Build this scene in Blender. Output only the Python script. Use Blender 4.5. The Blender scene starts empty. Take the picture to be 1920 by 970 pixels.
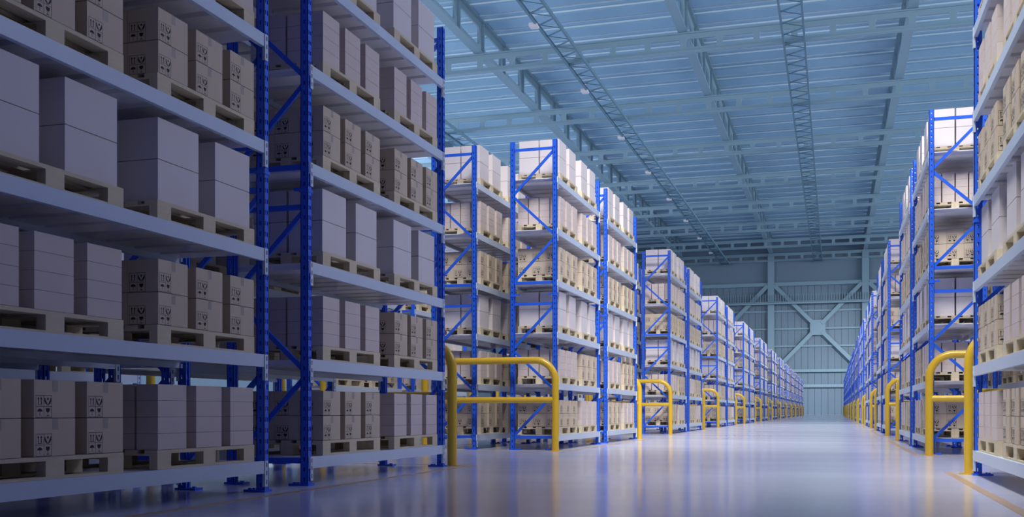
import bpy, math, random
from mathutils import Vector, Matrix
from mathutils.bvhtree import BVHTree
random.seed(7)
col = bpy.context.scene.collection
SC = bpy.context.scene

# ------------------------------------------------------------------ materials
def mat(name, color, rough=0.5, metal=0.0, spec=0.5, coat=0.0, noise=None, bump=None):
    m = bpy.data.materials.new(name); m.use_nodes = True
    nt = m.node_tree; b = nt.nodes['Principled BSDF']
    b.inputs['Base Color'].default_value = (*color, 1)
    b.inputs['Roughness'].default_value = rough
    b.inputs['Metallic'].default_value = metal
    b.inputs['Specular IOR Level'].default_value = spec
    b.inputs['Coat Weight'].default_value = coat
    if noise or bump:
        tc = nt.nodes.new('ShaderNodeTexCoord')
        mp = nt.nodes.new('ShaderNodeMapping')
        nt.links.new(tc.outputs['Object'], mp.inputs['Vector'])
    if noise:
        sc, amt, stretch = noise
        mp.inputs['Scale'].default_value = stretch
        n = nt.nodes.new('ShaderNodeTexNoise'); n.inputs['Scale'].default_value = sc
        n.inputs['Detail'].default_value = 4
        nt.links.new(mp.outputs['Vector'], n.inputs['Vector'])
        r = nt.nodes.new('ShaderNodeMix'); r.data_type = 'RGBA'
        r.inputs['A'].default_value = (*[c*(1-amt) for c in color], 1)
        r.inputs['B'].default_value = (*[min(1, c*(1+amt)) for c in color], 1)
        nt.links.new(n.outputs['Fac'], r.inputs['Factor'])
        nt.links.new(r.outputs['Result'], b.inputs['Base Color'])
    if bump:
        n2 = nt.nodes.new('ShaderNodeTexNoise'); n2.inputs['Scale'].default_value = bump[0]
        nt.links.new(mp.outputs['Vector'], n2.inputs['Vector'])
        bp = nt.nodes.new('ShaderNodeBump'); bp.inputs['Strength'].default_value = bump[1]
        bp.inputs['Distance'].default_value = 0.01
        nt.links.new(n2.outputs['Fac'], bp.inputs['Height'])
        nt.links.new(bp.outputs['Normal'], b.inputs['Normal'])
    return m

M = dict(
    blue=mat('blue_rack_paint', (0.025, 0.135, 0.80), 0.32, spec=0.5),
    beam=mat('pale_beam_enamel', (0.60, 0.70, 0.84), 0.33, spec=0.5),
    deck=mat('galvanised_deck', (0.86, 0.87, 0.92), 0.28),
    slot=mat('dark_slot', (0.03, 0.05, 0.12), 0.6),
    white=mat('white_carton', (0.70, 0.66, 0.67), 0.7, noise=(1.2, 0.03, (1, 1, 1))),
    buff=mat('buff_carton', (0.66, 0.57, 0.53), 0.75, noise=(1.2, 0.03, (1, 1, 1))),
    kraft=mat('kraft_carton', (0.62, 0.52, 0.39), 0.75, noise=(1.2, 0.03, (1, 1, 1))),
    seam=mat('carton_seam', (0.42, 0.34, 0.30), 0.85),
    ink=mat('black_ink', (0.02, 0.018, 0.018), 0.7),
    tape=mat('packing_tape', (0.40, 0.35, 0.30), 0.45),
    wood=mat('pale_pallet_wood', (0.66, 0.57, 0.40), 0.75, noise=(3, 0.12, (6, 1, 6))),
    yellow=mat('yellow_guard_paint', (0.74, 0.47, 0.03), 0.28, spec=0.5, coat=0.3),
    line=mat('yellow_floor_paint', (0.52, 0.36, 0.22), 0.3, noise=(2, 0.1, (1, 1, 1))),
    steel=mat('teal_grey_steel', (0.22, 0.34, 0.43), 0.45, spec=0.4),
    roof=mat('blue_roof_sheet', (0.27, 0.46, 0.64), 0.35, metal=0.1, noise=(0.15, 0.12, (1, 0.4, 1))),
    wall=mat('blue_grey_wall_sheet', (0.15, 0.225, 0.305), 0.5, noise=(0.12, 0.08, (1, 1, 1))),
    strip=mat('roof_lip_highlight', (0.72, 0.82, 0.88), 0.35),  # pale tone paints the lit edges of the roof lips
    lattice=mat('dark_lattice_steel', (0.10, 0.20, 0.28), 0.5),
    fixture=mat('pale_fixture', (0.62, 0.60, 0.66), 0.5),
)
# floor: polished blue-grey resin with faint cloudy wear
def floor_mat():
    m = mat('polished_resin_floor', (0.40, 0.46, 0.62), 0.12, spec=0.6)
    nt = m.node_tree; b = nt.nodes['Principled BSDF']
    tc = nt.nodes.new('ShaderNodeTexCoord'); mp = nt.nodes.new('ShaderNodeMapping')
    mp.inputs['Scale'].default_value = (0.12, 0.3, 1)
    nt.links.new(tc.outputs['Object'], mp.inputs['Vector'])
    n = nt.nodes.new('ShaderNodeTexNoise'); n.inputs['Scale'].default_value = 1.5; n.inputs['Detail'].default_value = 5
    nt.links.new(mp.outputs['Vector'], n.inputs['Vector'])
    r = nt.nodes.new('ShaderNodeMapRange')
    r.inputs['To Min'].default_value = 0.10; r.inputs['To Max'].default_value = 0.22
    nt.links.new(n.outputs['Fac'], r.inputs['Value']); nt.links.new(r.outputs['Result'], b.inputs['Roughness'])
    mx = nt.nodes.new('ShaderNodeMix'); mx.data_type = 'RGBA'
    mx.inputs['A'].default_value = (0.58, 0.61, 0.76, 1); mx.inputs['B'].default_value = (0.64, 0.66, 0.78, 1)
    nt.links.new(n.outputs['Fac'], mx.inputs['Factor']); nt.links.new(mx.outputs['Result'], b.inputs['Base Color'])
    return m
M['floor'] = floor_mat()

# ------------------------------------------------------------------ mesh builder
class MB:
    def __init__(s, mats):
        s.v = []; s.f = []; s.m = []; s.mats = mats
    def quad(s, a, b, c, d, mi=0):
        n = len(s.v); s.v += [a, b, c, d]; s.f.append((n, n+1, n+2, n+3)); s.m.append(mi)
    def poly(s, pts, mi=0):
        n = len(s.v); s.v += list(pts); s.f.append(tuple(range(n, n+len(pts)))); s.m.append(mi)
    def box(s, x0, x1, y0, y1, z0, z1, mi=0):
        n = len(s.v)
        s.v += [(x0,y0,z0),(x1,y0,z0),(x1,y1,z0),(x0,y1,z0),(x0,y0,z1),(x1,y0,z1),(x1,y1,z1),(x0,y1,z1)]
        s.f += [(n,n+3,n+2,n+1),(n+4,n+5,n+6,n+7),(n,n+1,n+5,n+4),(n+1,n+2,n+6,n+5),(n+2,n+3,n+7,n+6),(n+3,n,n+4,n+7)]
        s.m += [mi]*6
    def bar(s, p, q, w, h, up=(0,0,1), mi=0):     # box bar between two points; w across, h along 'up'
        p = Vector(p); q = Vector(q); d = (q-p).normalized(); u = Vector(up)
        side = d.cross(u).normalized(); u = side.cross(d).normalized()
        a = side*w/2; b = u*h/2; n = len(s.v)
        for c in (p, q):
            s.v += [tuple(c-a-b), tuple(c+a-b), tuple(c+a+b), tuple(c-a+b)]
        s.f += [(n,n+1,n+2,n+3),(n+4,n+7,n+6,n+5),(n,n+4,n+5,n+1),(n+1,n+5,n+6,n+2),(n+2,n+6,n+7,n+3),(n+3,n+7,n+4,n)]
        s.m += [mi]*6
    def tube(s, pts, r, n=16, mi=0, caps=True):
        rings = []
        P = [Vector(p) for p in pts]
        ref = None
        for i, p in enumerate(P):
            if i == 0: t = (P[1]-P[0])
            elif i == len(P)-1: t = (P[-1]-P[-2])
            else: t = (P[i+1]-P[i]).normalized() + (P[i]-P[i-1]).normalized()
            t.normalize()
            if ref is None: ref = Vector((0,1,0)) if abs(t.y) < .9 else Vector((1,0,0))
            a = t.cross(ref).normalized(); b = a.cross(t).normalized()
            base = len(s.v)
            s.v += [tuple(p + a*r*math.cos(2*math.pi*k/n) + b*r*math.sin(2*math.pi*k/n)) for k in range(n)]
            rings.append(base)
        for i in range(len(rings)-1):
            for k in range(n):
                k2 = (k+1) % n
                s.f.append((rings[i]+k, rings[i]+k2, rings[i+1]+k2, rings[i+1]+k)); s.m.append(mi)
        if caps:
            s.f.append(tuple(rings[0]+k for k in range(n))[::-1]); s.f.append(tuple(rings[-1]+k for k in range(n))); s.m += [mi, mi]
    def merge(s, o, dx=0, dy=0, dz=0, mo=0):
        n = len(s.v); s.v += [(x+dx, y+dy, z+dz) for x, y, z in o.v]
        s.f += [tuple(i+n for i in f) for f in o.f]; s.m += [i+mo for i in o.m]
    def mesh(s, name, smooth=False):
        me = bpy.data.meshes.new(name); me.from_pydata(s.v, [], s.f)
        for m in s.mats: me.materials.append(m)
        me.polygons.foreach_set('material_index', s.m)
        if smooth:
            me.polygons.foreach_set('use_smooth', [True]*len(s.f))
            me.set_sharp_from_angle(angle=math.radians(40))
        me.update(); return me

def obj(name, me, parent=None, loc=None):
    o = bpy.data.objects.new(name, me); col.objects.link(o)
    if parent: o.parent = parent
    if loc: o.location = loc
    return o
def tag(o, label=None, cat=None, group=None, kind=None):
    if label: o['label'] = label
    if cat: o['category'] = cat
    if group: o['group'] = group
    if kind: o['kind'] = kind
    return o
def empty(name, loc):
    o = bpy.data.objects.new(name, None); col.objects.link(o); o.location = loc
    o.empty_display_size = .2; return o

def cells(xs, zs, holes, place, mb, t0, t1, mi=0):
    """plate on a grid xs*zs leaving out the cells in holes; place(x,z,t)->point, thickness t0..t1"""
    nx, nz = len(xs)-1, len(zs)-1
    there = lambda i, j: 0 <= i < nx and 0 <= j < nz and (i, j) not in holes
    # merge vertical runs for columns without holes
    for i in range(nx):
        j = 0
        while j < nz:
            if not there(i, j): j += 1; continue
            k = j
            while there(i, k): k += 1
            x0, x1, z0, z1 = xs[i], xs[i+1], zs[j], zs[k]
            for t in (t0, t1):
                mb.quad(place(x0,z0,t), place(x1,z0,t), place(x1,z1,t), place(x0,z1,t), mi)
            mb.quad(place(x0,z0,t0), place(x1,z0,t0), place(x1,z0,t1), place(x0,z0,t1), mi)
            mb.quad(place(x0,z1,t0), place(x1,z1,t0), place(x1,z1,t1), place(x0,z1,t1), mi)
            for (xx, ii) in ((x0, i-1), (x1, i+1)):
                for jj in range(j, k):
                    if not there(ii, jj):
                        mb.quad(place(xx,zs[jj],t0), place(xx,zs[jj],t1), place(xx,zs[jj+1],t1), place(xx,zs[jj+1],t0), mi)
            j = k

# ------------------------------------------------------------------ measures
RL, RD, RH = 5.173, 1.229, 7.88            # rack length (y), depth (x), height
UW = 0.11
SHELF = [0.385, 1.695, 3.000, 4.325, 5.635, 6.940]
PAIR = 19.383; YA = 25.856 - PAIR; D2 = 6.190
YW = 277.0                                  # end wall
ZB = 38.95; TP = 23.41                      # roof cross beams
PAL = [(0.50, 2.42), (2.97, 4.89)]          # pallets in y, relative to rack start
PX0, PX1 = 0.035, 1.175                     # pallet in x, relative to rack front

# ------------------------------------------------------------------ rack parts (aisle face at x=0, body towards -x, start y=0)
def upright_mesh(z0, z1, detail):
    mb = MB([M['blue'], M['slot']])
    w, d, t = UW, UW, 0.008
    if not detail:
        mb.box(-d, 0, 0, w, z0, z1)
        return mb
    n = int(round((z1-z0)/0.1359))
    pz = (z1-z0)/n
    zs = [z0]; 
    for k in range(n):
        c = z0 + (k+.5)*pz
        zs += [c-.027, c+.027]
    zs.append(z1)
    xs = [0, .022, .044, .066, .088, w]
    holes = {(i, 1+2*k) for i in (1, 3) for k in range(n)}
    cells(xs, zs, holes, lambda x, z, tt: (tt, x, z + (x-.05)*0.0), mb, -t, 0)
    xs2 = [-d, -.068, -.042, 0]
    holes2 = {(1, 1+2*k) for k in range(n)}
    for y0 in (0, w-t):
        cells(xs2, zs, holes2, lambda x, z, tt, y0=y0: (x, y0+tt, z), mb, 0, t)
    # inward lips
    mb.box(-d, -d+t, 0, .035, z0, z1); mb.box(-d, -d+t, w-.035, w, z0, z1)
    return mb
def upright(detail, flip=False):
    a = upright_mesh(0.02, 3.92, detail); b = upright_mesh(3.96, RH, detail); a.merge(b)
    a.box(-UW-.012, .012, -.012, UW+.012, 3.92, 3.96)       # splice collar
    if detail: a.box(-UW-.12, -UW+.02, UW*.3, UW*.7, 3.95, 3.99)
    if flip:                                                # rear upright: mirrored in x about rack centre
        a.v = [(-RD-x, y, z) for x, y, z in a.v]
    return a
def foot(flip=False):
    a = MB([M['blue']])
    a.box(-.27, .025, -.03, UW+.03, 0.002, .028)
    a.box(-.235, -.205, .02, .05, .028, .045); a.box(-.2, -.17, .06, .09, .028, .045)
    if flip: a.v = [(-RD-x, y, z) for x, y, z in a.v]
    return a
def bracing():
    """the horizontals and diagonals of one end frame, one mesh per member"""
    out = []
    xi, xo, y = -UW+.01, -RD+UW-.01, UW/2
    for z0 in (0, 3.94):
        for z in (.33, 3.73):
            a = MB([M['blue']]); a.box(xo, xi, y-.022, y+.022, z0+z-.035, z0+z+.035); out.append(('horizontal_brace', a))
        for (za, xa), (zb, xb) in (((.37, xo), (1.42, xi)), ((1.56, xi), (2.52, xo)), ((2.62, xo), (3.66, xi))):
            a = MB([M['blue']]); a.bar((xa, y, z0+za), (xb, y, z0+zb), .038, .065, up=(0,1,0)) if False else a.bar((xa, y, z0+za), (xb, y, z0+zb), .04, .065)
            out.append(('diagonal_brace', a))
    return out
def beam(front=True):
    """pale shelf beam with a slotted hook plate at each end"""
    a = MB([M['beam'], M['slot']])
    x0, x1 = -.048, .008
    a.box(x0, x1, .03, RL-.03, -.155, 0)
    for y0, s in ((.045, 1), (RL-.045, -1)):
        ya, yb = sorted((y0, y0+s*.068))
        a.box(.008, .018, ya, yb, -.320, 0)
        a.box(-.02, .018, yb if s > 0 else ya-.006, (yb+.006) if s > 0 else ya, -.320, 0)
        for zc in (-.05, -.15, -.26):
            yc = (ya+yb)/2
            a.box(.018, .0185, yc-.011, yc+.011, zc-.027, zc+.027, 1)
    if not front: a.v = [(-RD-x, y, z) for x, y, z in a.v]
    return a
def deck():
    """sheet-metal deck of ten trays with grooves between"""
    a = MB([M['deck']])
    x0, x1 = -RD+.05, -.05
    n = 10; L0, L1 = .12, RL-.12; p = (L1-L0)/n
    a.box(x0, x1, L0, L1, -.022, -.004)
    for k in range(n):
        ya, yb = L0+k*p+.045, L0+(k+1)*p-.045
        # tray with chamfered sides
        za, zb = -.022, -.085; c = .02
        a.quad((x0,ya+c,zb),(x1,ya+c,zb),(x1,yb-c,zb),(x0,yb-c,zb))
        a.quad((x0,ya,za),(x1,ya,za),(x1,ya+c,zb),(x0,ya+c,zb))
        a.quad((x0,yb,za),(x0,yb-c,zb),(x1,yb-c,zb),(x1,yb,za))
        a.poly([(x0,ya,za),(x0,ya+c,zb),(x0,yb-c,zb),(x0,yb,za)]); a.poly([(x1,ya,za),(x1,yb,za),(x1,yb-c,zb),(x1,ya+c,zb)])
    return a

U_F, U_B = upright(True).mesh('upright'), upright(True, True).mesh('upright_rear')
FT_F, FT_B = foot().mesh('foot_plate'), foot(True).mesh('foot_plate_rear')
BR = [(n, a.mesh(n)) for n, a in bracing()]
BM_F, BM_B = beam().mesh('shelf_beam'), beam(False).mesh('shelf_beam_rear')
DK = deck().mesh('shelf_deck')
def whole_rack():
    a = MB([M['blue'], M['slot'], M['beam'], M['slot'], M['deck']])
    for y in (0, RL-UW):
        a.merge(upright(False), 0, y, 0); a.merge(upright(False, True), 0, y, 0)
        a.merge(foot(), 0, y, 0); a.merge(foot(True), 0, y, 0)
        for n, b in bracing(): a.merge(b, 0, y, 0)
    for z in SHELF:
        a.merge(beam(), 0, 0, z, 2); a.merge(beam(False), 0, 0, z, 2); a.merge(deck(), 0, 0, z, 4)
    return a.mesh('pallet_rack_small')
WR = None
def far_rack(x, y, label, group):
    global WR
    if WR is None: WR = whole_rack()
    o = obj('pallet_rack', WR, loc=(x, y, 0)); tag(o, label, 'rack', group); return o
def near_rack(x, y, label, group):
    r = empty('pallet_rack', (x, y, 0)); tag(r, label, 'rack', group)
    for yy in (0, RL-UW):
        for um, fm in ((U_F, FT_F), (U_B, FT_B)):
            u = obj('upright', um, r, (0, yy, 0)); obj('foot_plate', fm, u)
        for n, me in BR: obj(n, me, r, (0, yy, 0))
    for z in SHELF:
        obj('shelf_beam', BM_F, r, (0, 0, z)); obj('shelf_beam', BM_B, r, (0, 0, z)); obj('shelf_deck', DK, r, (0, 0, z))
    return r

ORD = ['first','second','third','fourth','fifth','sixth','seventh','eighth','ninth','tenth','eleventh','twelfth','thirteenth','fourteenth','fifteenth','sixteenth','seventeenth','eighteenth','nineteenth','twentieth','twenty-first','twenty-second','twenty-third','twenty-fourth','twenty-fifth','twenty-sixth','twenty-seventh','twenty-eighth']
SH = ['lowest shelf','second shelf','third shelf','fourth shelf','fifth shelf','top shelf']
KM = range(-1, 12)                          # pairs of racks along the aisle
NEARK = 2                                   # pairs with k <= NEARK have full parts
# rows: name, x of aisle face, direction of body (-1 left, +1 right), words, pairs
GAPX = RD + 0.93
rows = [('left', -6.70, -1, KM), ('left rear', -6.70-GAPX, -1, KM),
        ('right', 2.078, 1, KM), ('right rear', 2.078+GAPX, 1, KM),
        ('outer left', -13.1, -1, range(-1, 5)), ('outer right', 8.48, 1, range(-1, 2))]

# ------------------------------------------------------------------ cartons
CH = 0.345
def icon_polys():
    """the four handling symbols in a unit square, viewer's left to right, as filled polygons"""
    P = []
    def R(x0, x1, y0, y1): P.append([(x0,y0),(x1,y0),(x1,y1),(x0,y1)])
    e = .018
    for a in (0, .5, 1): R(max(0, a-e/2) if a < 1 else 1-e, min(1, a+e/2) if a > 0 else e, 0, 1); R(0, 1, max(0, a-e/2) if a < 1 else 1-e, min(1, a+e/2) if a > 0 else e)
    for cx in (.16, .34):                                       # this-side-up arrows over a bar
        R(cx-.022, cx+.022, .60, .82); P.append([(cx-.06,.82),(cx+.06,.82),(cx,.93)])
    R(.09, .41, .555, .58)
    # hands holding a diamond
    for s in (-1, 1):
        c = .75
        P.append([(c+s*.02,.60),(c+s*.13,.60),(c+s*.21,.72),(c+s*.13,.77),(c+s*.09,.70)][::s])
        P.append([(c+s*.21,.72),(c+s*.20,.88),(c+s*.16,.88),(c+s*.13,.74)][::s])
    R(.66, .84, .555, .59)
    P.append([(.75,.76),(.81,.83),(.75,.91),(.69,.83)])
    # umbrella
    c = (.25, .27); P.append([(c[0]+.16*math.cos(a*math.pi/8), c[1]+.13*math.sin(a*math.pi/8)) for a in range(9)])
    R(.238, .262, .10, .27); R(.262, .30, .09, .112)
    # glass
    P.append([(.62,.42),(.64,.30),(.70,.235),(.80,.235),(.86,.30),(.88,.42)])
    R(.738, .762, .10, .24); R(.67, .83, .07, .10)
    return P
ICON = icon_polys()
def carton(kind, wx, wy, h, decals=True):
    """carton centred in x,y with its base at z=0"""
    base = dict(white='white', buff='buff', printed='kraft')[kind]
    mb = MB([M[base], M['ink'], M['tape'], M['seam']])
    g = .0025 if kind == 'buff' else .004; x, y = wx/2, wy/2
    c = .002 if kind == 'buff' else .003                                                   # small chamfer
    z0, z1 = 0.0, h-g
    lv = [(x-c, y-c, z0), (x, y, z0+c), (x, y, z1-c), (x-c, y-c, z1)]
    n0 = len(mb.v)
    for (a, b, z) in lv: mb.v += [(-a,-b,z),(a,-b,z),(a,b,z),(-a,b,z)]
    mb.f.append((n0+3,n0+2,n0+1,n0)); mb.m.append(0)
    for l in range(3):
        for k in range(4):
            p = n0+4*l+k; q = n0+4*l+(k+1) % 4
            mb.f.append((p, q, q+4, p+4)); mb.m.append(0 if l == 1 or kind == 'buff' else 3)
    mb.f.append((n0+12,n0+13,n0+14,n0+15)); mb.m.append(0)
    if kind == 'printed' and decals:
        s = .2; e = .0012
        for face in range(4):
            W = wx if face % 2 == 0 else wy
            if face == 0: f = lambda u, v: (-x+u, -y-e, v)
            if face == 1: f = lambda u, v: (x+e, -y+u, v)
            if face == 2: f = lambda u, v: (x-u, y+e, v)
            if face == 3: f = lambda u, v: (-x-e, y-u, v)
            for pl in ICON:
                mb.poly([f(.02+px*s, .004+py*s) for px, py in pl], 1)
            if face % 2:
                u0 = W*.44; mb.poly([f(u0, h*.69), f(u0+.07, h*.69), f(u0+.07, z1-c), f(u0, z1-c)], 2)
    elif kind != 'printed':
        # taped flap line on the two aisle-side faces: a fine crease at mid height of each face
        pass
    return mb
KINDS = dict(                     # columns along y (offset from pallet start, width), rows in x, layers, layer height
    white=dict(ys=[(.05,.79),(1.12,1.86)], nx=2, wx=.52, px=.556, layers=2, h=.441, inset=.055),
    buff=dict(ys=[(0,.505),(.69,1.195),(1.38,1.885)], nx=4, wx=.262, px=.289, layers=4, h=.1725, inset=.003),
    printed=dict(ys=[(0,.525),(.69,1.20),(1.38,1.89)], nx=3, wx=.376, px=.380, layers=2, h=.345, inset=.003))
LOADS = [('printed','buff'), ('buff','printed'), ('white','white'), ('printed','printed'), ('buff','buff'), ('white','white')]
recs = []     # (kind, x, y, z, label)
pals = []
racklist = []
for rname, xf, sgn, kr in rows:
    for k in kr:
        for half in (0, 1):
            if rname.startswith('outer') and False: continue
            idx = (k+1)*2 + half
            y0 = YA + (k+1)*PAIR + half*D2
            racklist.append((rname, xf, sgn, k, idx, y0))
PALH = .205
COLN = {2: ['near','far'], 3: ['near','middle','far']}
ROWN = {2: ['front','back'], 3: ['front','middle','back'], 4: ['front','second','third','back']}
CN = dict(white='white carton', buff='buff carton', printed='printed carton')
LAYN = {2: ['bottom','top'], 4: ['bottom','second','third','top']}
for rname, xf, sgn, k, idx, y0 in racklist:
    rw = (rname + ' ' if False else '')
    rk = f"{ORD[idx]} {rname} rack"
    for lv in range(6):
        if rname.startswith('outer') and lv > 3: continue
        for pi, (pa, pb) in enumerate(PAL):
            kd = LOADS[lv][pi]; K = KINDS[kd]
            pn = ('near','far')[pi]
            cx = xf + sgn*(PX0+PX1)/2
            pals.append((kd, cx, y0+(pa+pb)/2, SHELF[lv]+.001,
                f"pale wooden pallet under {kd} cartons, {pn} end of {SH[lv]}, {rk}"))
            n = K['nx']
            for iy, (ya, yb) in enumerate(K['ys']):
                for ix in range(n):
                    for iz in range(K['layers']):
                        off = K['px']*(ix-(n-1)/2)
                        x = cx + sgn*(off + (0 if kd != 'white' else .01))
                        recs.append((kd, x, y0+pa+(ya+yb)/2+.015, SHELF[lv]+.002+PALH+iz*K['h'],
                            f"{CN[kd]}, {LAYN[K['layers']][iz]} layer, {COLN[len(K['ys'])][iy]} column, {ROWN[n][ix]} row, {pn} pallet, {SH[lv]}, {rk}"))

# ------------------------------------------------------------------ camera
F, TH, H0 = 1980.8, 0.2958, 770.94
cam = bpy.data.cameras.new('camera'); co = bpy.data.objects.new('camera', cam); col.objects.link(co)
cam.sensor_width = 36; cam.lens = F/1920*36; cam.shift_y = (H0-485)/1920
cam.clip_start = .05; cam.clip_end = 2000
co.location = (0, 0, 1); co.rotation_euler = (math.pi/2, 0, TH)
SC.camera = co

# ------------------------------------------------------------------ which cartons and pallets show largest
def box_tree():
    V = []; Fc = []; owner = []
    def add(x0,x1,y0,y1,z0,z1,own):
        n = len(V)
        V.extend([(x0,y0,z0),(x1,y0,z0),(x1,y1,z0),(x0,y1,z0),(x0,y0,z1),(x1,y0,z1),(x1,y1,z1),(x0,y1,z1)])
        Fc.extend([(n,n+3,n+2,n+1),(n+4,n+5,n+6,n+7),(n,n+1,n+5,n+4),(n+1,n+2,n+6,n+5),(n+2,n+3,n+7,n+6),(n+3,n,n+4,n+7)])
        owner.extend([own]*6)
    for i, (kd, x, y, z, _) in enumerate(recs):
        K = KINDS[kd]; wy = K['ys'][0][1]-K['ys'][0][0]
        add(x-K['wx']/2, x+K['wx']/2, y-wy/2, y+wy/2, z, z+K['h'], ('b', i))
    for i, (kd, x, y, z, _) in enumerate(pals):
        add(x-.57, x+.57, y-.96, y+.96, z, z+PALH, ('p', i))
    for rname, xf, sgn, k, idx, y0 in racklist:
        xa, xb = sorted((xf, xf+sgn*RD))
        for z in SHELF: add(xa, xb, y0, y0+RL, z-.15, z-.001, None)
        for yy in (y0, y0+RL-UW):
            for xx in (xa, xb-UW): add(xx, xx+UW, yy, yy+UW, 0, RH, None)
    return BVHTree.FromPolygons(V, Fc, epsilon=0.0), owner
tree, owner = box_tree()
hits = {}
s_, c_ = math.sin(TH), math.cos(TH)
org = Vector((0, 0, 1)); fwd = Vector((-s_, c_, 0)); rgt = Vector((c_, s_, 0)); upv = Vector((0, 0, 1))
for py in range(1, 970, 3):
    for px in range(1, 1920, 3):
        d = (fwd*F + rgt*(px-960) + upv*(H0-py)).normalized()
        loc, nrm, fi, dist = tree.ray_cast(org, d)
        if fi is not None and owner[fi] is not None:
            hits[owner[fi]] = hits.get(owner[fi], 0) + 1
del tree
keep = set()
for kd in KINDS:
    r = sorted(((hits.get(('b', i), 0), i) for i in range(len(recs)) if recs[i][0] == kd), key=lambda t: (-t[0], t[1]))
    keep |= {('b', i) for h, i in r[:300] if h > 0}
r = sorted(((hits.get(('p', i), 0), i) for i in range(len(pals))), key=lambda t: (-t[0], t[1]))
keep |= {('p', i) for h, i in r[:300] if h > 0}

CM = {}
for kd, K in KINDS.items():
    wy = K['ys'][0][1]-K['ys'][0][0]
    CM[kd] = carton(kd, K['wx'], wy, K['h'])
CME = {kd: CM[kd].mesh(kd+'_carton') for kd in CM}
GROUPW = {'left':'left aisle racks','left rear':'left rear racks','right':'right aisle racks','right rear':'right rear racks','outer left':'outer left racks','outer right':'outer right racks'}
rest = {kd: MB(CM[kd].mats) for kd in CM}
light = {}
for kd, K in KINDS.items():
    wy = K['ys'][0][1]-K['ys'][0][0]
    light[kd] = carton(kd, K['wx'], wy, K['h'], decals=False)
for i, (kd, x, y, z, lab) in enumerate(recs):
    if ('b', i) in keep:
        o = obj(kd+'_carton', CME[kd], loc=(x, y, z)); tag(o, lab, 'box', CN[kd]+'s stacked on pallets')
    else:
        if kd == 'printed' and (hits.get(('b', i), 0) > 0): rest[kd].merge(CM[kd], x, y, z)
        else: rest[kd].merge(light[kd], x, y, z)
for kd in rest:
    o = obj(kd+'_carton_stacks', rest[kd].mesh(kd+'_carton_stacks'))
    tag(o, f"remaining {CN[kd]}s stacked deep in the racks and far down the aisle", 'boxes', kind='stuff')

# pallets
def pallet():
    a = MB([M['wood']])
    X, Y = (PX1-PX0)/2, .96
    bx = [(-X, -X+.10), (-.085, .085), (X-.10, X)]
    by = [(-Y, -Y+.235), (-.12, .12), (Y-.235, Y)]
    for x0, x1 in bx:
        a.box(x0, x1, -Y, Y, 0, .024)                          # bottom runners
        for y0, y1 in by: a.box(x0, x1, y0, y1, .024, .145)    # blocks
    for y0, y1 in by: a.box(-X, X, y0, y1, .145, .165)         # stringer boards
    n = 5; g = .085; w = (2*X-(n-1)*g)/n
    for k in range(n):
        x0 = -X+k*(w+g); a.box(x0, x0+w, -Y, Y, .165, .203)    # top boards
    return a
PM = pallet(); PME = PM.mesh('wooden_pallet')
def pallet_parts(lab, loc):
    r = obj('wooden_pallet', PME, loc=loc); tag(r, lab, 'pallet', 'wooden pallets on the rack shelves')
prest = MB([M['wood']])
for i, (kd, x, y, z, lab) in enumerate(pals):
    if ('p', i) in keep: pallet_parts(lab, (x, y, z))
    else: prest.merge(PM, x, y, z)
o = obj('wooden_pallet_stock', prest.mesh('wooden_pallet_stock')); tag(o, 'remaining wooden pallets deep in the racks and far down the aisle', 'pallets', kind='stuff')

# racks
for rname, xf, sgn, k, idx, y0 in racklist:
    lab = f"blue and white pallet rack, {ORD[idx]} from the camera in the {rname} row"
    f = near_rack if (k <= NEARK and not rname.startswith('outer')) else far_rack
    o = f(xf if sgn < 0 else xf+RD, y0, lab, 'pallet racks in the '+rname+' row')

# ------------------------------------------------------------------ guards and floor lines
GR = .088
def guard_parts(x0, x1):
    """hoop in the x-z plane from x0 to x1 with rounded upper corners and a mid rail"""
    W = x1-x0; R = .52; top = 2.27
    pts = [(0,0,0.01),(0,0,.6),(0,0,top-R)]
    pts += [(R-R*math.cos(a*math.pi/20), 0, top-R+R*math.sin(a*math.pi/20)) for a in range(1, 11)]
    pts += [(W-R+R*math.sin(a*math.pi/20), 0, top-R+R*math.cos(a*math.pi/20)) for a in range(0, 11)]
    pts += [(W,0,.6),(W,0,0.01)]
    h = MB([M['yellow']]); h.tube(pts, GR, 20)
    m = MB([M['yellow']]); m.tube([(GR*.5,0,1.275),(W/2,0,1.275),(W-GR*.5,0,1.275)], .078, 20)
    b = []
    for x in (0, W):
        q = MB([M['yellow']]); q.tube([(x,0,.001),(x,0,.014)], GR+.075, 24); b.append(q.mesh('base_flange', True))
    return h.mesh('guard_hoop', True), m.mesh('mid_rail', True), b
WIDE = GAPX + RD + .1
gm = guard_parts(0, WIDE)
gs = guard_parts(0, RD+.1)
def guard(xl, y, label, gm=gm):
    r = empty('guard_rail', (xl, y, 0)); tag(r, label, 'guard rail', 'yellow tube guards at the rack ends')
    obj('hoop', gm[0], r); obj('mid_rail', gm[1], r)
    for q in gm[2]: obj('base_flange', q, r)
def line(xa, xb, ya, yb, label):
    t = .125; m = MB([M['line']]); z = .0022
    def strip(a, b, c, d): m.box(a, b, c, d, .0005, z)
    strip(xa, xa+t, ya, yb); strip(xb-t, xb, ya, yb); strip(xa+t, xb-t, ya, ya+t); strip(xa+t, xb-t, yb-t, yb)
    o = obj('floor_marking', m.mesh('floor_marking')); tag(o, label, 'floor marking', 'yellow floor lines around the racks')
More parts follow.
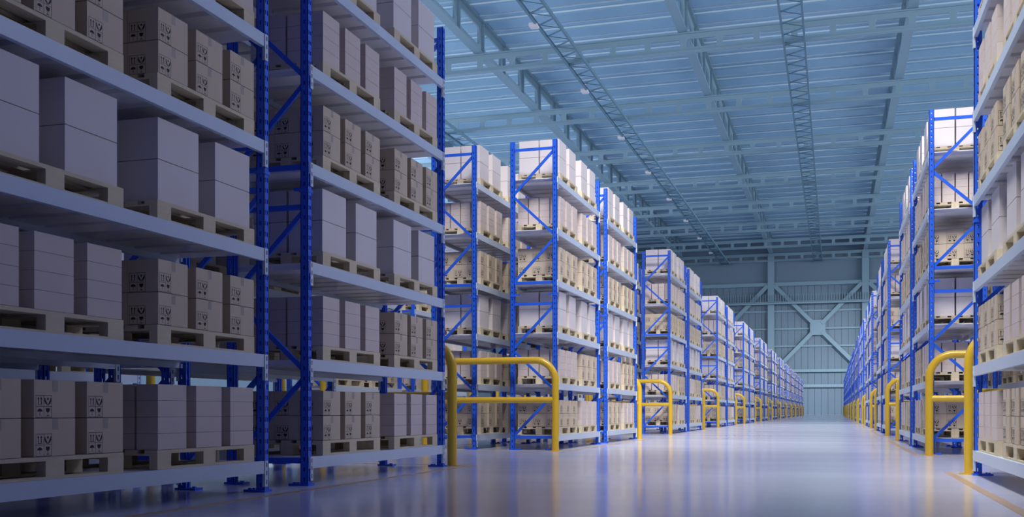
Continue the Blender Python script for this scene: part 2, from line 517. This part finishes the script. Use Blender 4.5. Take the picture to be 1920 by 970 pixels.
for side, xl, kr in (('left', -6.65-WIDE, KM), ('right', 2.055, KM), ('outer left', -13.05-RD-.1, range(-1, 3)), ('outer right', 8.45, range(-1, 1))):
    g_, wd_ = (gs, RD+.1) if side.startswith('outer') else (gm, WIDE)
    for k in kr:
        ys = YA + (k+1)*PAIR; ye = ys + D2 + RL
        nth = ORD[k+1]
        guard(xl, ys-.33, f"yellow tube guard at the near end of the {nth} {side} rack pair", g_)
        guard(xl, ye+.24, f"yellow tube guard at the far end of the {nth} {side} rack pair", g_)
        if side in ('left', 'outer left'): xa, xb = xl-.42, xl+wd_+.36
        else: xa, xb = xl-.345, xl+wd_+.42
        line(xa, xb, ys-.74, ye+.62, f"yellow painted floor outline around the {nth} {side} pair of racks")

# ------------------------------------------------------------------ building shell
XL, XR = -84.0, 53.0
def struct(name, mb, label=None):
    o = obj(name, mb.mesh(name)); o['kind'] = 'structure'
    if label: o['label'] = label; 
    return o
fl = MB([M['floor']]); fl.box(XL, XR, -40, YW+.5, -.3, 0); struct('floor', fl)
# roof sheet: stepped profile repeated along y, running across the hall
rf = MB([M['roof'], M['strip']]); ZR = 44.95; per = 4.87; y = 60.0
prof = []
while y < YW:
    for dy, dz in ((0, .0), (2.42, .0), (2.50, .62), (3.3, .62), (3.36, .34), (3.44, .34), (3.45, .40), (4.74, .40), (4.80, 0), (4.86, -.02)):
        if y+dy <= YW: prof.append((y+dy, ZR+dz))
    y += per
for (ya, za), (yb, zb) in zip(prof, prof[1:]):
    rf.quad((XL, ya, za), (XR, ya, za), (XR, yb, zb), (XL, yb, zb))
rf.box(XL, XR, 60, YW, ZR+.9, ZR+1.1)
y = 60.0
while y < YW-5:                                   # pale strips added on the sheet lips, painting their lit edges
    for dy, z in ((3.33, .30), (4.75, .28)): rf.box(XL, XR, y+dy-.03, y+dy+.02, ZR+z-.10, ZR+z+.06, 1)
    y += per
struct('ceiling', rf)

def holed_beam(length, z0, z1, h0, h1, pitch, hole, phase, t, flange, r=.18):
    """castellated beam along +u (length), returned as builder in (u, v, z); v is across"""
    a = MB([M['steel']])
    n = int(length/pitch)
    def ring(cx, w, hgt, rr, zc, seg=4):
        pts = []
        for (sx, sz, a0) in ((1,1,0),(-1,1,90),(-1,-1,180),(1,-1,270)):
            for k in range(seg+1):
                an = math.radians(a0+90*k/seg)
                pts.append((cx+sx*(w/2-rr)+rr*math.cos(an), zc+sz*(hgt/2-rr)+rr*math.sin(an)))
        return pts
    zc = (h0+h1)/2
    for k in range(n+1):
        ua = k*pitch+phase; ub = min(ua+pitch, length)
        if ub-ua < pitch-.01:
            if ub > ua: a.box(ua, ub, -t/2, t/2, z0, z1)
            continue
        c = (ua+ub)/2
        inner = ring(c, hole, h1-h0, r, zc)
        outer = []
        m = len(inner)//4
        cor = [(ub, z1), (ua, z1), (ua, z0), (ub, z0)]
        for q in range(4):
            for j in range(m):
                outer.append(cor[q])
        for v in (-t/2, t/2):
            for j in range(len(inner)):
                j2 = (j+1) % len(inner)
                if outer[j] == outer[j2]:
                    a.poly([(outer[j][0],v,outer[j][1]), (inner[j][0],v,inner[j][1]), (inner[j2][0],v,inner[j2][1])])
                else:
                    a.poly([(outer[j][0],v,outer[j][1]), (inner[j][0],v,inner[j][1]), (inner[j2][0],v,inner[j2][1]), (outer[j2][0],v,outer[j2][1])])
        for j in range(len(inner)):
            j2 = (j+1) % len(inner)
            a.quad((inner[j][0],-t/2,inner[j][1]), (inner[j2][0],-t/2,inner[j2][1]), (inner[j2][0],t/2,inner[j2][1]), (inner[j][0],t/2,inner[j][1]))
    if phase > 0: a.box(0, phase, -t/2, t/2, z0, z1)
    web = a
    f1 = MB([M['steel']]); f1.box(0, length, -flange/2, flange/2, z0-.14, z0)
    f2 = MB([M['steel']]); f2.box(0, length, -flange/2, flange/2, z1, z1+.14)
    return web, f1, f2
# cross beams (run along x)
PX = 3.79
ph = (7.797-.32-XL) % PX
parts = holed_beam(XR-XL, ZB+.14, 41.03-.14, 39.48, 40.34, PX, 3.15, ph, .16, .62)
pm = [p.mesh(n) for p, n in zip(parts, ('web', 'flange', 'flange'))]
YT = [YW-.75 - TP*(7-i) for i in range(8)]
for i, y in enumerate(YT, 1):
    r = empty('roof_cross_beam', (XL, y, 0))
    tag(r, f"blue-grey roof cross beam with oblong holes, {ORD[i-1]} from the camera", 'roof beam', 'roof cross beams')
    for n, me in zip(('web','flange','flange'), pm): obj(n, me, r)
# long beams (run along y) above the cross beams
parts = holed_beam(YW-60, 41.20, 44.75, 42.0, 44.0, 8.0, 6.3, (105.0-1.7/2+.85-60) % 8.0, .2, 1.0, r=.55)
def rot(p):
    p.v = [(-v, u, z) for u, v, z in p.v]; return p
pm = [rot(p).mesh(n) for p, n in zip(parts, ('web', 'flange', 'flange'))]
st = MB([M['steel']])
yy = 60 + ((105.0-60) % 8.0)
while yy < YW: st.box(-.42, .42, yy-.09, yy+.09, 41.34, 44.6); yy += 8.0
stm = st.mesh('stiffeners')
for xb, w in ((-60.9, 'far left'), (-38.1, 'left'), (-15.3, 'middle'), (7.5, 'right'), (30.3, 'far right')):
    r = empty('roof_long_beam', (xb, 60, 0)); tag(r, f"{w} lengthwise roof beam with large web openings", 'roof beam', 'lengthwise roof beams')
    for n, me in zip(('web','flange','flange'), pm): obj(n, me, r)
    q = obj('stiffener_plates', stm, r, (0, -60, 0))
# lattice cable trays
def lattice(xc, word, fixtures):
    W = 2.06; z = ZB-.28; y0, y1 = 60.0, 277.3-.8
    r = empty('roof_lattice', (xc, y0, 0)); tag(r, f"{word} zigzag lattice girder hanging below the roof beams", 'lattice girder', 'lattice girders')
    for s in (-1, 1):
        a = MB([M['lattice']]); a.box(s*W/2-.10, s*W/2+.10, 0, y1-y0, z-.12, z+.12)
        a.box(s*W/2-.05, s*W/2+.05, 0, y1-y0, z+.12, z+.3)
        obj('chord', a.mesh('chord'), r)
    a = MB([M['lattice']]); yy = 0.0; p = 3.2
    off = (94.79-60) % p
    yy = off-p
    while yy < y1-y0-p:
        # right node -> left node (heavy), left node -> next right node (light)
        ya = max(yy, 0)
        a.bar((W/2, ya, z), (-W/2, yy+p*.5, z), .14, .10)
        a.bar((-W/2, yy+p*.5, z+.12), (W/2, yy+p, z+.12), .09, .06)
        yy += p
    o = obj('zigzag_web', a.mesh('zigzag_web'), r)
    a = MB([M['lattice']]); a.box(-W/2-.3, W/2+.3, y1-y0-.2, y1-y0, z-.25, z+.1); obj('end_plate', a.mesh('end_plate'), r)
lattice(-49.5, 'far left', False); lattice(-26.68, 'left', True); lattice(-3.88, 'right', True)
fx = MB([M['fixture']]); fx.box(-.40, .40, -.50, .50, -.16, .16); fx.box(-.3, .3, -.4, .4, -.20, -.16); fx.box(-.08,.08,-.08,.08,.22,.9)
fxm = fx.mesh('junction_box')
for i in range(8):
    y = 99.2+22.1*i
    o = obj('ceiling_fixture', fxm, loc=(-28.0, y, ZB-.35)); tag(o, f"small pale ceiling fixture on left lattice girder, {ORD[i]} from the camera", 'light fixture', 'ceiling fixtures on the lattice')

# walls
wl = MB([M['wall']]); x = XL
while x < XR:                                     # ribbed sheet, lower zone
    wl.box(x, x+1.52, YW, YW+.15, 0, 33.2); wl.box(x+1.52, x+1.62, YW+.10, YW+.15, 0, 33.2); x += 1.62
wl.box(XL, XR, YW+.15, YW+.5, 0, 33.2)
wl.box(XL, XR, YW-.05, YW+.5, 33.2, 46)
struct('wall_back', wl)
for nm, xa, xb in (('wall_left', XL-.5, XL), ('wall_right', XR, XR+.5)):
    w = MB([M['wall']]); w.box(xa, xb, -40, YW, 0, 46); struct(nm, w)
w = MB([M['wall']]); w.box(XL, XR, -40.5, -40, 0, 46); struct('wall_front', w)
ti = 1
for xc in (-61.0, -38.1, -15.3, 7.5, 30.3):
    a = MB([M['steel']]); a.box(xc-.81, xc+.81, YW-.95, YW-.85, 0, 41); a.box(xc-.81, xc+.81, YW-.15, YW-.05, 0, 41); a.box(xc-.1, xc+.1, YW-.86, YW-.1, 0, 41)
    o = struct(f'trim_{ti}', a); ti += 1
for za, zb, dep in ((32.7, 33.6, .7), (26.1, 26.5, .3), (21.6, 22.0, .3), (17.2, 17.6, .3), (10.8, 11.5, .6), (6.95, 7.7, .6)):
    a = MB([M['steel']]); a.box(XL, XR, YW-.05-dep, YW-.05, za, zb); struct(f'trim_{ti}', a); ti += 1
a = MB([M['steel']]); a.box(XL, XR, YW-1.8, YW-1.6, 28.0, 28.45); struct(f'trim_{ti}', a); ti += 1
# catwalk railing on the end wall
r = empty('catwalk', (0, YW-1.9, 28.6)); tag(r, 'grey catwalk with thin upright bars high on the end wall', 'catwalk')
a = MB([M['steel']]); a.box(XL+1, XR-1, -.35, .2, -.1, 0); obj('walkway', a.mesh('walkway'), r)
a = MB([M['steel']]); x = XL+1
while x < XR-1: a.box(x, x+.12, .1, .2, 0, 1.9); x += .62
obj('balusters', a.mesh('balusters'), r)
# X braces with gusset plates
for i, (xc, w) in enumerate(((-49.5, 'far left'), (-26.7, 'left'), (-3.9, 'middle'), (18.9, 'right'))):
    r = empty('wall_cross_brace', (xc, YW-.75, 22)); tag(r, f"{w} X-shaped steel brace with square centre plate on end wall", 'brace', 'wall cross braces')
    g = MB([M['steel']]); g.box(-1.86, 1.86, -.12, .12, -1.9, 1.9)
    for sx in (-1, 1):
        for sz in (-1, 1):
            a = MB([M['steel']]); a.bar((sx*1.0, 0, sz*1.0), (sx*10.6, 0, sz*10.9), .95, .35, up=(0,1,0)) ; obj('brace_arm', a.mesh('brace_arm'), r)
    obj('gusset_plate', g.mesh('gusset_plate'), r)

# ------------------------------------------------------------------ light
w = bpy.data.worlds.new('world'); SC.world = w; w.use_nodes = True
nt = w.node_tree; bg = nt.nodes['Background']
bg.inputs['Color'].default_value = (0.24, 0.27, 0.78, 1); bg.inputs['Strength'].default_value = 0.30
def area(name, loc, target, sx, sy, power, color, spread=180):
    l = bpy.data.lights.new(name, 'AREA'); l.shape = 'RECTANGLE'; l.size = sx; l.size_y = sy
    l.energy = power; l.color = color; l.spread = math.radians(spread)
    o = bpy.data.objects.new(name, l); col.objects.link(o); o.location = loc
    d = Vector(target)-Vector(loc); o.rotation_euler = d.to_track_quat('-Z', 'Y').to_euler()
    return o
# unseen area lights added to brighten ceiling, racks, floor and end wall
area('added_fill_left', (XL+1, 140, 33), (0, 140, 24), 120, 16, 44000, (.93, .97, 1), 150)  # added mainly for the ceiling; the left wall has no window
area('added_fill_right', (XR-1, 176, 33), (0, 176, 24), 188, 16, 60000, (.93, .97, 1), 104)  # added counterpart in front of the solid right wall
area('added_aisle_fill', (-2.3, 68, 37), (-2.3, 68, 0), 14, 42, 7600, (1, .97, .95), 112)  # unseen lamp added to light the rack faces on both sides
area('added_rack_end_fill', (2, 13, 26), (-3, 36, 3), 12, 8, 1900, (1, .97, .95), 54)  # added beam for rack ends facing the camera, no entrance here
area('added_right_rack_fill', (-3, 10, 24), (3, 16, 5), 6, 6, 500, (1, .98, .95), 40)  # added to brighten the nearest right rack only
area('added_wall_sunlight', (34, 222, 36), (-6, 277, 5), 3, 3, 3000, (1, .98, .95), 45)  # added lamp standing in for sunlight on the end wall
area('added_left_rack_fill', (19, 30, 22), (-7, 18, 4), 10, 12, 420, (.66, .72, 1), 65)  # added bluish fill for the aisle faces of the near left racks
area('added_roof_fill', (-15, 42, 26), (-15, 180, 46), 90, 10, 14000, (.95, .98, 1), 150)  # out-of-view fill added for roof lips and cross beams, no window

vs = SC.view_settings; vs.view_transform = 'Standard'; vs.look = 'None'; vs.gamma = 1; vs.use_curve_mapping = False
vs.exposure = -0.08
print('objects', len(bpy.data.objects))
